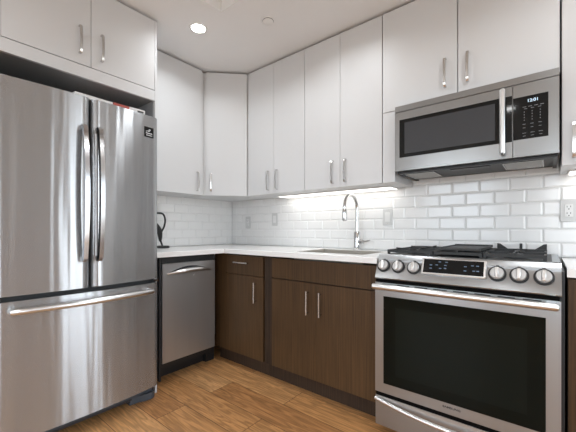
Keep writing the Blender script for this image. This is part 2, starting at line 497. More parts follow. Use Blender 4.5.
d = box('door', (FX-DT, FX, -1.9795, -1.5995, 1.976, UT), 'cab', t, 0.0012)
pull(d, (FX-0.0005, -1.654, 2.105), (0,0,1), (1,0,0), 0.145)
d = box('door', (FX-DT, FX, -1.5965, -1.2245, 1.976, UT), 'cab', t, 0.0012)
pull(d, (FX-0.0005, -1.544, 2.102), (0,0,1), (1,0,0), 0.145)

# ------------------------------------------------------------------ refrigerator
FY0, FY1 = -2.034, -1.246
FC = (FY0+FY1)/2; FH = (FY1-FY0)/2
XF, SAG = 0.775, 0.026
def front_x(y): return XF - SAG*((y-FC)/FH)**2
def door_poly(y0, y1, xb, r0, r1, n=26):
    """plan outline: flat back, arched front, corners rounded by r0 at y0 and r1 at y1"""
    P_ = [(xb, y0)]
    for k in range(9):
        a = PI/2*k/8
        P_.append((front_x(y0+r0) - r0 + r0*math.sin(a), y0 + r0 - r0*math.cos(a)))
    for k in range(1, n):
        y = y0+r0 + (y1-r1-y0-r0)*k/n
        P_.append((front_x(y), y))
    for k in range(9):
        a = PI/2*k/8
        P_.append((front_x(y1-r1) - r1 + r1*math.cos(a), y1 - r1 + r1*math.sin(a)))
    P_.append((xb, y1))
    return P_
t = thing('refrigerator', 'large stainless steel french-door refrigerator with a bottom freezer drawer', 'refrigerator', (0.4, FC, 0.0))
box('cabinet', (0.03, 0.685, FY0+0.004, FY1-0.004, 0.03, 1.735), 'dark', t, 0.004)
box('door_gasket', (0.686, 0.70, FY0+0.012, FY1-0.012, 0.10, 1.72), 'black', t)
doors = []
for y0, y1, r0, r1 in ((FY0, FC-0.004, 0.045, 0.03), (FC+0.004, FY1, 0.03, 0.045)):
    bm = bmesh.new(); prism(bm, door_poly(y0, y1, 0.702, r0, r1), (0.763, 1.758), 'z')
    doors.append(obj('door', bm, 'steel', t, sharp=0.5))
bm = bmesh.new(); prism(bm, door_poly(FY0, FY1, 0.702, 0.045, 0.045, 50), (0.098, 0.738), 'z')
drawer = obj('freezer_drawer', bm, 'steel', t, sharp=0.5)
# long bowed door pulls
for d, y in zip(doors, (FC-0.042, FC+0.030)):
    bm = bmesh.new(); x0 = front_x(y)
    pts = [(x0-0.006, y, 0.915), (x0+0.030, y, 0.913)]
    for k in range(15):
        s = -1 + 2*k/14
        pts.append((x0 + 0.036 + 0.026*(1-s*s), y, 1.252 + 0.332*s))
    pts += [(x0+0.030, y, 1.592), (x0-0.006, y, 1.590)]
    strap(bm, pts, (0, 1, 0), 0.020, 0.026)
    hd = obj('handle', bm, 'pullbar', d, 0.003)
# freezer pull
bm = bmesh.new()
yy = [FY0+0.072 + (FY1-FY0-0.150)*k/20 for k in range(21)]
pts = [(front_x(yy[0])-0.006, yy[0], 0.697)] + [(front_x(y)+0.042+0.012*(1-((y-FC)/FH)**2), y, 0.697) for y in yy] + [(front_x(yy[-1])-0.006, yy[-1], 0.697)]
tube(bm, pts, 0.0148, 14)
obj('handle', bm, 'bar', drawer)
for y in (FY0+0.045, FY1-0.045):
    bm = bmesh.new(); prism(bm, [(0.60, y-0.03), (0.60, y+0.03), (0.735, y+0.02), (0.735, y-0.02)], (1.7585, 1.767), 'z'); bx(bm, 0.602, 0.69, y-0.024, y+0.024, 1.7352, 1.7585)
    obj('hinge_cover', bm, 'grille', t, 0.003)
for y in (FY0+0.02, FY1-0.02):
    box('hinge', (0.70, 0.745, y-0.016, y+0.016, 0.744, 0.757), 'chrome', t, 0.001)
# toe grille with a swept foot at each end
bm = bmesh.new(); bx(bm, 0.655, 0.69, FY0+0.02, FY1-0.02, 0.046, 0.085)
obj('toe_grille', bm, 'grille', t, 0.004)
for s, ye in ((1, FY1-0.004), (-1, FY0+0.004)):
    bm = bmesh.new()
    prism(bm, [(0.62, ye), (0.695, ye), (0.708, ye-s*0.02), (0.706, ye-s*0.06), (0.688, ye-s*0.10), (0.684, ye-s*0.15), (0.62, ye-s*0.15)], (0.004, 0.045), 'z')
    obj('foot', bm, 'grille', t, 0.008, 2)
for y in (FY0+0.08, FY1-0.08):
    bm = bmesh.new(); lathe(bm, [(0.02, 0.0), (0.02, 0.03)], 12, Matrix.Translation((0.12, y, 0)))
    obj('roller', bm, 'black', t)
# energy badge: black square with white marks
bx0, by0 = front_x(-1.318)+0.0002, -1.318
bm = bmesh.new()
nv = 6
ys = [by0-0.031+0.062*k/nv for k in range(nv+1)]
for a_, b_ in zip(ys, ys[1:]):
    q = [(front_x(a_)+0.0006, a_, 1.626), (front_x(b_)+0.0006, b_, 1.626), (front_x(b_)+0.0006, b_, 1.688), (front_x(a_)+0.0006, a_, 1.688)]
    bm.faces.new([bm.verts.new(v) for v in q])
bmesh.ops.remove_doubles(bm, verts=bm.verts[:], dist=1e-6)
r_ = bmesh.ops.extrude_face_region(bm, geom=bm.faces[:])
bmesh.ops.translate(bm, verts=[v for v in r_['geom'] if isinstance(v, bmesh.types.BMVert)], vec=(-0.0012, 0, 0))
badge = obj('badge', bm, 'blackgloss', t, label='square black badge with white marks')
bm = bmesh.new()
for (a_, b_, c_, d_) in ((-0.018, 0.020, 0.645, 0.650), (-0.020, 0.020, 0.660, 0.666), (-0.010, 0.004, 0.677, 0.684), (-0.002, 0.010, 0.688, 0.694), (-0.020, -0.015, 0.674, 0.680)):
    x = front_x(by0+b_)
    prism(bm, [(front_x(by0+a_)+0.0004, by0+a_), (front_x(by0+a_)+0.0016, by0+a_), (x+0.0016, by0+b_), (x+0.0004, by0+b_)], (1.626+(c_-0.632)*0.775, 1.626+(d_-0.632)*0.775), 'z')
obj('marking', bm, 'print', badge)

# papers lying on the refrigerator
def flat(name, label, cat, c, sx_, sy_, z, h, rz, mat, group=None):
    bm = bmesh.new(); bx(bm, -sx_/2, sx_/2, -sy_/2, sy_/2, 0, h)
    o = obj(name, bm, mat, None, 0.0015); o.location = (c[0], c[1], z); o.rotation_euler = (0, 0, rz)
    return tag(o, label, cat, group)
ZT = 1.7585
flat('paper_pad', 'long white paper pad lying on top of the refrigerator, at the left', 'papers', (0.63, -1.618), 0.24, 0.185, ZT, 0.020, 0.02, 'paper')
flat('booklet', 'red booklet lying on top of the refrigerator between white papers', 'booklet', (0.64, -1.473), 0.21, 0.085, ZT, 0.024, 0.01, 'red')
e_ = flat('envelope_box', 'thin white box with dark print on top of the refrigerator, rightmost', 'box', (0.645, -1.378), 0.19, 0.090, ZT, 0.028, -0.02, 'paper')
bm = bmesh.new(); bx(bm, 0.0951, 0.0958, 0.0, 0.037, 0.008, 0.019)
m_ = obj('printing', bm, 'ink'); m_.parent = e_

# ------------------------------------------------------------------ worktops
CT0, CT1, CF = 0.879, 0.914, 0.6406
SK = (1.247, 1.775, -0.515, -0.125)      # sink opening
def plan_slab(name, cells, label):
    bm = bmesh.new()
    xs = sorted({v for c in cells for v in c[:2]}); ys = sorted({v for c in cells for v in c[2:]})
    V = {}
    def vert(x, y, z):
        k = (round(x,5), round(y,5), z)
        if k not in V: V[k] = bm.verts.new((x, y, z))
        return V[k]
    filled = {}
    for i in range(len(xs)-1):
        for j in range(len(ys)-1):
            mx_, my_ = (xs[i]+xs[i+1])/2, (ys[j]+ys[j+1])/2
            filled[i, j] = any(c[0] < mx_ < c[1] and c[2] < my_ < c[3] for c in cells)
    for (i, j), f in filled.items():
        if not f: continue
        x0, x1, y0, y1 = xs[i], xs[i+1], ys[j], ys[j+1]
        for z in (CT0, CT1):
            bm.faces.new([vert(*p, z) for p in ((x0,y0), (x1,y0), (x1,y1), (x0,y1))])
        for (di, dj), (p, q) in (((-1,0), ((x0,y0),(x0,y1))), ((1,0), ((x1,y0),(x1,y1))), ((0,-1), ((x0,y0),(x1,y0))), ((0,1), ((x0,y1),(x1,y1)))):
            if not filled.get((i+di, j+dj), False):
                bm.faces.new((vert(*p, CT0), vert(*q, CT0), vert(*q, CT1), vert(*p, CT1)))
    bmesh.ops.recalc_face_normals(bm, faces=bm.faces[:])
    return tag(obj(name, bm, 'quartz', None, 0.002), label, 'worktop')
o_ = 0.0125
plan_slab('worktop', [(o_, CF, -1.2065, -CF), (o_, CF, -CF, -o_), (CF, SK[0], -CF, -o_), (SK[0], SK[1], -CF, SK[2]), (SK[0], SK[1], SK[3], -o_), (SK[1], 1.9195, -CF, -o_)],
    'white quartz worktop turning the corner, with the sink let into it')
box_ = box('worktop', (2.6985, 3.6, -CF, -o_, CT0, CT1), 'quartz', None, 0.002)
tag(box_, 'short piece of white worktop on the right side of the range', 'worktop')

# sink bowl under the worktop
t = thing('kitchen_sink', 'stainless undermount sink bowl set in the white worktop below the faucet', 'sink', ((SK[0]+SK[1])/2, -0.32, 0.70))
bm = bmesh.new()
x0, x1, y0, y1 = SK[0]+0.003, SK[1]-0.003, SK[2]+0.003, SK[3]-0.003
zb, zt, th = 0.70, 0.9115, 0.0018
def ring(a, z, extra=0): return [bm.verts.new(p) for p in ((x0+a,y0+a,z), (x1-a,y0+a,z), (x1-a,y1-a,z), (x0+a,y1-a,z))]
R_ = [ring(-th, zb-th), ring(-th, zt), ring(0, zt), ring(0.004, zb+0.02), ring(0.02, zb)]
for a_, b_ in zip(R_, R_[1:]):
    for k in range(4): bm.faces.new((a_[k], a_[(k+1)%4], b_[(k+1)%4], b_[k]))
bm.faces.new(R_[0]); bm.faces.new(R_[-1])
obj('bowl', bm, 'sink', t)
bm = bmesh.new(); lathe(bm, [(0.045, 0), (0.045, 0.004), (0.035, 0.004), (0.03, 0.001)], 24, Matrix.Translation((1.51, -0.32, zb+0.0005)))
obj('drain', bm, 'chrome', t)

# faucet
fx, fy = 1.512, -0.072
t = thing('kitchen_faucet', 'tall chrome gooseneck faucet standing on the worktop behind the sink', 'faucet', (fx, fy, CT1))
bm = bmesh.new(); lathe(bm, [(0.027, 0), (0.027, 0.006), (0.0235, 0.010), (0.0235, 0.13), (0.021, 0.136), (0.012, 0.138)], 24, Matrix.Translation((fx, fy, CT1+0.0003)))
obj('base', bm, 'chrome', t)
bm = bmesh.new(); R0 = 0.098; zc = 1.225
pts = [(fx, fy, 1.04), (fx, fy, 1.14)] + [(fx, fy-R0+R0*math.cos(a), zc+R0*math.sin(a)) for a in [PI*k/18*1.04 for k in range(19)]]
tube(bm, pts, 0.0125, 16)
obj('spout', bm, 'chrome', t)
e = Vector(pts[-1]); dv = (e-Vector(pts[-2])).normalized()
bm = bmesh.new(); tube(bm, [e-dv*0.004, e+dv*0.005, e+dv*0.07, e+dv*0.082, e+dv*0.085], [0.0135, 0.0165, 0.0175, 0.0165, 0.012], 16)
obj('spray_head', bm, 'chrome', t)
bm = bmesh.new(); tube(bm, [(fx+0.018, fy, 0.975), (fx+0.045, fy, 0.975), (fx+0.05, fy, 0.975)], [0.018, 0.018, 0.014], 16)
obj('lever_hub', bm, 'chrome', t)
bm = bmesh.new(); tube(bm, [(fx+0.046, fy, 0.975), (fx+0.07, fy-0.004, 0.98), (fx+0.108, fy-0.01, 0.987)], [0.009, 0.007, 0.006], 12)
obj('lever', bm, 'chrome', t)

# ------------------------------------------------------------------ base cabinets
BF, TK, DBZ = 0.620, 0.5667, 0.112
t = thing('base_cabinet', 'narrow dark wood base cabinet with one drawer above one door', 'cabinet', (0.85, -0.3, 0))
box('body', (0.613, 1.060, -BF+0.021, -0.02, DBZ, 0.876), 'wooddark', t)
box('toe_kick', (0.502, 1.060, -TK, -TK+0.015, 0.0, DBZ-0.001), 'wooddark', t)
box('corner_filler', (0.502, 0.6405, -BF+0.001, -BF+0.020, DBZ, 0.876), 'wood', t)
d = box('drawer', (0.642, 1.048, -BF, -BF+DT, 0.724, 0.866), 'wood', t, 0.001)
bar_pull(d, (0.836, -BF+0.0005, 0.815), (1,0,0), (0,-1,0), 0.150)
d = box('door', (0.642, 1.048, -BF, -BF+DT, DBZ, 0.720), 'wood', t, 0.001)
bar_pull(d, (0.979, -BF+0.0005, 0.605), (0,0,1), (0,-1,0), 0.148)
t = thing('sink_cabinet', 'wide dark wood sink base cabinet with two doors and a false drawer front', 'cabinet', (1.49, -0.3, 0))
bm = bmesh.new()
bx(bm, 1.0625, 1.0815, -BF+0.021, -0.02, DBZ, 0.876); bx(bm, 1.8985, 1.9175, -BF+0.021, -0.02, DBZ, 0.876)
bx(bm, 1.0815, 1.8985, -BF+0.021, -0.02, DBZ, DBZ+0.018); bx(bm, 1.0815, 1.8985, -0.03, -0.02, DBZ+0.018, 0.876)
bx(bm, 1.0815, 1.8985, -BF+0.021, -BF+0.035, 0.70, 0.74)
obj('body', bm, 'wooddark', t)
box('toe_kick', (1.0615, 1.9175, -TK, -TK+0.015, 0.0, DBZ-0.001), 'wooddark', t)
box('stile', (1.064, 1.131, -BF+0.003, -BF+0.020, DBZ, 0.874), 'wooddark', t)
box('false_front', (1.133, 1.9165, -BF, -BF+DT, 0.731, 0.866), 'wood', t, 0.001)
d = box('door', (1.133, 1.4985, -BF, -BF+DT, DBZ, 0.724), 'wood', t, 0.001)
bar_pull(d, (1.450, -BF+0.0005, 0.600), (0,0,1), (0,-1,0), 0.152)
d = box('door', (1.500, 1.9165, -BF, -BF+DT, DBZ, 0.724), 'wood', t, 0.001)
bar_pull(d, (1.546, -BF+0.0005, 0.600), (0,0,1), (0,-1,0), 0.152)
t = thing('base_cabinet', 'dark wood base cabinet at the picture edge, right of the range', 'cabinet', (3.1, -0.3, 0))
box('body', (2.7005, 3.55, -BF+0.021, -0.02, DBZ, 0.876), 'wooddark', t)
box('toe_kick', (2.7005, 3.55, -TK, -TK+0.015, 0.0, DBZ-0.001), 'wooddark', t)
d = box('door', (2.703, 3.12, -BF, -BF+DT, DBZ, 0.870), 'wood', t, 0.001)
bar_pull(d, (3.06, -BF+0.0005, 0.70), (0,0,1), (0,-1,0), 0.15)
d = box('door', (3.124, 3.548, -BF, -BF+DT, DBZ, 0.870), 'wood', t, 0.001)
bar_pull(d, (3.18, -BF+0.0005, 0.70), (0,0,1), (0,-1,0), 0.15)

# ------------------------------------------------------------------ dishwasher
DX = 0.605
t = thing('dishwasher', 'slim stainless steel dishwasher under the worktop beside the refrigerator', 'dishwasher', (0.3, -0.92, 0))
box('body', (0.03, 0.565, -1.150, -0.712, 0.10, 0.874), 'black', t)
box('side_trim', (0.566, 0.592, -1.160, -1.147, 0.03, 0.874), 'black', t)
box('side_trim', (0.44, 0.500, -0.711, -0.6305, 0.0, 0.874), 'black', t)
box('toe_panel', (0.44, 0.465, -1.160, -0.7115, 0.0, 0.10), 'black', t)
box('top_strip', (0.566, 0.592, -1.145, -0.703, 0.832, 0.874), 'black', t)  # plain black strip between door top and worktop
bm = bmesh.new()
bx(bm, 0.567, DX, -1.144, -0.705, 0.150, 0.830)
d = obj('door', bm, 'steeld', t, 0.004)
# crescent pocket and the lip that bridges it
bm = bmesh.new()
N_ = 18
def cres(k, s): return -1.112 + 0.368*k/N_
P_ = [(cres(k,0), 0.756 + 0.012*math.sin(PI*k/N_)) for k in range(N_+1)] + [(cres(k,0), 0.762 + 0.042*math.sin(PI*k/N_)) for k in range(N_, -1, -1)]
prism(bm, P_, (DX+0.0003, DX+0.0012), 'x')
obj('handle_recess', bm, 'dark', d)
bm = bmesh.new()
pts, rr = [], []
for k in range(N_+1):
    s = math.sin(PI*k/N_)
    pts.append((DX+0.004+0.030*s, cres(k,0), 0.760+0.018*s)); rr.append(0.005+0.011*s)
tube(bm, pts, rr, 12)
obj('handle', bm, 'bar', d)
bm = bmesh.new()
prism(bm, [(-0.903, 0.736), (-0.898, 0.724), (-0.892, 0.728), (-0.886, 0.743), (-0.892, 0.740)], (DX+0.0003, DX+0.0010), 'x')
obj('emblem', bm, 'print', d, label='small white maker mark')

# ------------------------------------------------------------------ range
X0, X1, YF = 1.9245, 2.6820, -0.6795
XM = (X0+X1)/2
t = thing('gas_range', 'stainless steel slide-in gas range with six knobs and a glass oven door', 'range', (XM, -0.35, 0))
box('body', (X0+0.006, X1-0.006, -0.640, -0.03, 0.09, 0.905), 'dark', t)
box('side_skin', (X1-0.005, X1+0.010, -0.640, -0.03, 0.03, 0.900), 'black', t)
for xx in (X0+0.05, X1-0.05):
    for y in (-0.58, -0.08):
        bm = bmesh.new(); lathe(bm, [(0.016, 0), (0.016, 0.0895)], 12, Matrix.Translation((xx, y, 0)))
        obj('foot', bm, 'black', t)
# slanted control panel
PB, PT = (YF, 0.812), (-0.628, 0.930)
bm = bmesh.new()
prism(bm, [PB, (YF+0.004, 0.806), (-0.642, 0.806), (-0.642, 0.906), (-0.60, 0.9065), (-0.60, 0.934), (PT[0]+0.006, 0.934), PT], (X0, X1), 'x')
panel = obj('control_panel', bm, 'steelh', t, 0.002)
pn = Vector((0, -(PT[1]-PB[1]), -(PB[0]-PT[0]))).normalized()      # outward normal of the slant
pn = Vector((0, -(PT[1]-PB[1]), (PT[0]-PB[0]))).normalized()
pu = Vector((0, PT[0]-PB[0], PT[1]-PB[1])).normalized()
def on_panel(x, z, lift=0.0):
    f = (z-PB[1])/(PT[1]-PB[1])
    return Vector((x, PB[0]+(PT[0]-PB[0])*f, z)) + pn*lift
for x in (1.963, 2.040, 2.119, 2.470, 2.547, 2.628):
    kz = 0.874
    mtx = facing(on_panel(x, kz, 0.0005), pn, pu)
    bm = bmesh.new(); lathe(bm, [(0.034, 0), (0.034, 0.004), (0.032, 0.006), (0.025, 0.006)], 28, mtx)
    k_ = obj('knob_ring', bm, 'black', t)
    bm = bmesh.new(); lathe(bm, [(0.0262, 0.0062), (0.0262, 0.014), (0.024, 0.017), (0.012, 0.0175)], 28, mtx)
    kn = obj('knob', bm, 'knob', t)
    bm = bmesh.new()
    v = bx(bm, -0.0075, 0.0075, -0.024, 0.024, 0.0177, 0.029)
    bmesh.ops.transform(bm, matrix=mtx, verts=bm.verts[:])
    obj('grip', bm, 'bar', kn, 0.003)
    bm = bmesh.new()
    bx(bm, -0.006, 0.006, 0.036, 0.0385, 0.0002, 0.0008)
    bmesh.ops.transform(bm, matrix=mtx, verts=bm.verts[:])
    obj('dial_mark', bm, 'ink', t)
# display with a raised bezel
mtx = facing(on_panel(2.298, 0.886, 0.0005), pn, pu)
bm = bmesh.new(); bx(bm, -0.141, 0.133, -0.043, 0.041, 0, 0.010)
bmesh.ops.transform(bm, matrix=mtx, verts=bm.verts[:])
bez = obj('display_bezel', bm, 'bar', t, 0.003)
bm = bmesh.new(); bx(bm, -0.131, 0.123, -0.034, 0.034, 0.0102, 0.0112)
bmesh.ops.transform(bm, matrix=mtx, verts=bm.verts[:])
obj('display_screen', bm, 'blackgloss', bez)
tm = emit('display_marks', (0.10, 0.15, 0.22), 0.05)
for a_, b_ in ((-0.098, -0.012), (-0.098, 0.004), (-0.072, 0.006), (-0.055, -0.010), (-0.034, -0.008), (-0.034, 0.006), (0.05, -0.014), (0.05, 0.006), (0.078, 0.012), (0.098, 0.012), (0.085, -0.012), (0.10, -0.012), (-0.06, 0.022), (-0.03, 0.022)):
    bm = bmesh.new()
    bx(bm, a_-0.005, a_+0.006, b_-0.0022, b_+0.0022, 0.0113, 0.0117)
    bmesh.ops.transform(bm, matrix=mtx, verts=bm.verts[:])
    obj('touch_key', bm, tm, bez)
# oven door
D0, D1 = 0.2115, 0.788
bm = bmesh.new()
door = box('oven_door', (X0+0.002, X1-0.002, YF, -0.643, D0, D1), 'steelh', t, 0.005)
wd = box('window_glass', (1.972, 2.634, YF-0.0012, YF-0.0002, 0.262, 0.718), 'ovenglass', door, label='dark oven window')
box('inner_window', (2.035, 2.575, YF-0.0016, YF-0.00125, 0.315, 0.665), 'oveninner', door)
bm = bmesh.new()
hz, hy = 0.772, YF-0.046
tube(bm, [(X0+0.006, hy, hz), (X0+0.010, hy, hz), (X1-0.014, hy, hz), (X1-0.010, hy, hz)], [0.011, 0.0145, 0.0145, 0.011], 18)
for xx in (X0+0.028, X1-0.032):
    bx(bm, xx-0.014, xx+0.014, hy+0.004, YF-0.0005, hz-0.011, hz+0.011)
obj('handle', bm, 'bar', door)
bm = bmesh.new()
for k in range(7):
    xx = X0+0.12+k*0.086
    bx(bm, xx, xx+0.06, YF-0.0011, YF-0.0002, 0.7795, 0.7845)
obj('vent_slots', bm, 'black', door)
text('lettering', 'SAMSUNG', 0.0132, facing((2.296, YF-0.0004, 0.2425), (0,-1,0)) @ Matrix.Diagonal((1.25, 1, 1, 1)), 'ink', door)
# storage drawer with a bowed lip
dr = box('storage_drawer', (X0+0.002, X1-0.002, YF+0.004, -0.643, 0.035, 0.190), 'steelh', t, 0.004)
bm = bmesh.new()
N_ = 20; top, bot = [], []
for k in range(N_+1):
    s = k/N_; x = X0+0.006+(X1-X0-0.012)*s
    sag = 0.030*(1-(2*s-1)**2)
    pts_ = (x, sag)
    top.append(pts_)
pp = [(x, YF+0.003-0.012-0.018*(1-(2*k/N_-1)**2), 0.178-s_) for k, (x, s_) in enumerate(top)]
tube(bm, pp, 0.0095, 12)
obj('handle', bm, 'bar', dr)
bm = bmesh.new()
prism(bm, [(x, 0.180-s_) for x, s_ in top] + [(X1-0.008, 0.1895), (X0+0.008, 0.1895)], (YF+0.001, YF+0.0036), 'y')
obj('pull_recess', bm, 'steelside', dr)
box('door_gap_shade', (X0+0.006, X1-0.006, -0.6765, -0.6425, 0.1905, 0.2108), 'gap_shade', t)  # black strip standing in for the shade between drawer and oven door
box('panel_gap_shade', (X0+0.006, X1-0.006, -0.6775, -0.6425, 0.7885, 0.8058), 'gap_shade', t)  # nearly flush black strip, paints the shaded gap below the control panel
# cooktop
box('cooktop', (X0+0.001, X1-0.001, -0.598, -0.016, 0.9065, 0.930), 'steelh', t, 0.002)
box('cooktop_well', (X0+0.028, X1-0.028, -0.585, -0.06, 0.9305, 0.9325), 'black', t)
burn = [(2.072, -0.45, 0.045), (2.072, -0.19, 0.036), (2.299, -0.32, 0.05), (2.523, -0.45, 0.05), (2.523, -0.19, 0.036)]
for x, y, r in burn:
    bm = bmesh.new(); lathe(bm, [(r, 0.0), (r, 0.010), (r*0.72, 0.012), (r*0.72, 0.018), (r*0.5, 0.021)], 24, Matrix.Translation((x, y, 0.933)))
    obj('burner', bm, 'iron', t)
GT = 0.957
def bar(bm, a, b, w=0.009, h=0.014):
    a, b = Vector(a), Vector(b); d = b-a; L_ = d.length
    m = Matrix.Translation(a) @ d.to_track_quat('X', 'Z').to_matrix().to_4x4()
    n = len(bm.verts)
    v = bx(bm, 0, L_, -w/2, w/2, -h, 0)
    bmesh.ops.transform(bm, matrix=m, verts=v)
for gx0, gx1, cen in ((1.956, 2.188, 0), (2.194, 2.404, 1), (2.410, 2.636, 0)):
    bm = bmesh.new(); ya, yb = -0.582, -0.066; ym = (ya+yb)/2
    bar(bm, (gx0, ya, GT), (gx1, ya, GT)); bar(bm, (gx0, yb, GT), (gx1, yb, GT)); bar(bm, (gx0, ym, GT), (gx1, ym, GT))
    bar(bm, (gx0+0.004, ya, GT), (gx0+0.004, yb, GT)); bar(bm, (gx1-0.004, ya, GT), (gx1-0.004, yb, GT))
    for y, ylo, yhi in ((-0.45, ya, ym), (-0.19, ym, yb)):
        xc = (gx0+gx1)/2
        bar(bm, (xc, ylo, GT+0.006), (xc, y-0.03, GT+0.002)); bar(bm, (xc, yhi, GT+0.006), (xc, y+0.03, GT+0.002))
        bar(bm, (gx0, y, GT+0.006), (xc-0.03, y, GT+0.002)); bar(bm, (gx1, y, GT+0.006), (xc+0.03, y, GT+0.002))
    for x in (gx0+0.005, gx1-0.005):
        for y in (ya+0.005, yb-0.005):
            bx(bm, x-0.006, x+0.006, y-0.006, y+0.006, 0.933, GT-0.002)
    if not cen and gx0 > 2.3:
        # upturned tips along the rear and the middle
        for x0_, s in ((gx0, 1), (gx1, -1)):
            for y in (yb, ):
                prism(bm, [(x0_, GT-0.004), (x0_, GT+0.030), (x0_+s*0.014, GT+0.028), (x0_+s*0.055, GT-0.004)], (y-0.005, y+0.005), 'y')
        bx(bm, (gx0+gx1)/2-0.006, (gx0+gx1)/2+0.006, yb-0.03, yb+0.005, GT-0.004, GT+0.031)
    obj('grate', bm, 'iron', t)
bm = bmesh.new()
gx0, gx1, ya, yb = 2.203, 2.396, -0.580, -0.140
bx(bm, gx0, gx1, ya+0.0121, yb, GT+0.0075, GT+0.014)
bx(bm, gx0, gx1, ya, ya+0.012, GT+0.0075, GT+0.017); bx(bm, gx0, gx1, yb-0.012, yb, GT+0.014, GT+0.022)
bx(bm, gx0, gx0+0.012, ya+0.012, yb-0.012, GT+0.014, GT+0.019); bx(bm, gx1-0.012, gx1, ya+0.012, yb-0.012, GT+0.014, GT+0.019)
tag(obj('griddle', bm, 'iron'), 'flat black cast-iron griddle lying on the middle grate of the range', 'griddle')

# ------------------------------------------------------------------ microwave
m0, m1, mz0, mz1, my = 1.9290, 2.6800, 1.4145, 1.7985, -0.400
t = thing('microwave_oven', 'stainless over-the-range microwave hung under the short wide wall cabinet', 'microwave', ((m0+m1)/2, -0.2, mz0))
box('body', (m0+0.004, m1-0.004, my+0.030, -0.013, 1.4105, mz1-0.002), 'black', t)
mv = box('vent_trim', (m0, m1, my-0.002, my+0.028, 1.7655, mz1), 'steelm', t, 0.002)
sx_ = 2.5065
dm = box('door', (m0, sx_, my, my+0.028, mz0, 1.7625), 'steelm', t, 0.003)
wd = box('door_glass', (m0+0.026, sx_-0.0015, my-0.0012, my-0.0002, 1.492, 1.7155), 'blackgloss', dm, label='black door glass')
box('inner_window', (m0+0.056, 2.435, my-0.0018, my-0.0013, 1.512, 1.695), plain('window_screen', (0.055, 0.057, 0.062), 0.12, spec=0.3), dm)
bm = bmesh.new()
tube(bm, [(2.468, my-0.030, 1.434), (2.468, my-0.034, 1.437), (2.468, my-0.034, 1.741), (2.468, my-0.030, 1.744)], [0.009, 0.0125, 0.0125, 0.009], 16)
for z in (1.455, 1.723):
    bx(bm, 2.460, 2.476, my-0.030, my-0.0015, z-0.009, z+0.009)
obj('handle', bm, 'bar', dm)
cp = box('control_panel', (sx_+0.0025, m1, my, my+0.028, mz0, 1.7625), 'steelm', t, 0.003)
kp = box('keypad', (sx_+0.003, 2.642, my-0.0012, my-0.0002, 1.497, 1.7), 'blackgloss', t)
text('clock_digits', '12:01', 0.020, facing((2.585, my-0.0014, 1.676), (0,-1,0)), 'digits', kp)
def key(x0, x1, y0, y1, z0, z1):
    box('key', (x0, x1, y0, y1, z0, z1), 'greyprint', kp)
for k in range(4):
    key(2.546+k*0.022, 2.560+k*0.022, my-0.0016, my-0.0013, 1.648, 1.651)
    if k < 3: key(2.552+k*0.026, 2.564+k*0.026, my-0.0016, my-0.0013, 1.639, 1.6415)
for i in range(3):
    for k in range(4):
        key(2.551+i*0.030, 2.554+i*0.030, my-0.0016, my-0.0013, 1.584+k*0.013, 1.589+k*0.013)
    key(2.546+i*0.030, 2.558+i*0.030, my-0.0016, my-0.0013, 1.566, 1.5685)
    key(2.547+i*0.030, 2.557+i*0.030, my-0.0016, my-0.0013, 1.549, 1.5515)
    key(2.545+i*0.031, 2.560+i*0.031, my-0.0016, my-0.0013, 1.524, 1.5265)
    key(2.547+i*0.031, 2.558+i*0.031, my-0.0016, my-0.0013, 1.510, 1.5125)
# underside: front grille, two filters, side rails
box('underside_rim', (m0+0.004, m1-0.004, my+0.034, my+0.060, 1.402, 1.410), 'black', t)
box('underside_rim', (m0+0.004, m0+0.020, my+0.062, -0.014, 1.402, 1.410), 'black', t)
box('underside_rim', (m1-0.020, m1-0.004, my+0.062, -0.014, 1.402, 1.410), 'black', t)
for a_, b_ in ((1.962, 2.118), (2.462, 2.618)):
    f_ = box('filter', (a_, b_, -0.315, -0.110, 1.405, 1.410), 'mesh', t)
    bm = bmesh.new()
    bx(bm, a_-0.006, b_+0.006, -0.322, -0.3155, 1.4025, 1.410); bx(bm, a_-0.006, b_+0.006, -0.1095, -0.103, 1.4025, 1.410)
    bx(bm, a_-0.006, a_-0.0005, -0.3155, -0.1095, 1.4025, 1.410); bx(bm, b_+0.0005, b_+0.006, -0.3155, -0.1095, 1.4025, 1.410)
    obj('filter_frame', bm, 'nickel', f_)
box('lamp_cover', (2.21, 2.40, -0.30, -0.24, 1.405, 1.410), 'dark', t)

# ------------------------------------------------------------------ outlets and switches
def plate(loc, out, label, kind, name, cat, group=None):
    t = thing(name, label, cat, loc, group)
    mtx = facing(loc, out)
    def P_(nm, b, mat, par, bev=0.0):
        bm = bmesh.new(); bx(bm, *b); bmesh.ops.transform(bm, matrix=mtx, verts=bm.verts[:])
        return obj(nm, bm, mat, par, bev)
    p = P_('cover_plate', (-0.036, 0.036, -0.060, 0.060, 0, 0.006), 'plate', t, 0.002)
    q = P_('insert', (-0.0175, 0.0175, -0.034, 0.034, 0.0062, 0.0085), 'plastic', t, 0.001)
    if kind == 'outlet':
        bm = bmesh.new()
        for s in (-1, 1):
            c = s*0.0175
            bx(bm, -0.0085, -0.006, c-0.001, c+0.008, 0.0086, 0.0089)
            bx(bm, 0.006, 0.0085, c-0.001, c+0.008, 0.0086, 0.0089)
            bx(bm, -0.0025, 0.0025, c-0.012, c-0.007, 0.0086, 0.0089)
        bmesh.ops.transform(bm, matrix=mtx, verts=bm.verts[:])
        obj('slots', bm, 'ink', q)
    else:
        P_('screw', (-0.002, 0.002, 0.044, 0.048, 0.0061, 0.0068), 'nickel', t)
        P_('screw', (-0.002, 0.002, -0.048, -0.044, 0.0061, 0.0068), 'nickel', t)
    return t
plate((1.728, -0.0112, 1.158), (0,-1,0), 'plain white switch plate on the tiles between faucet and range', 'switch', 'switch_plate', 'switch')
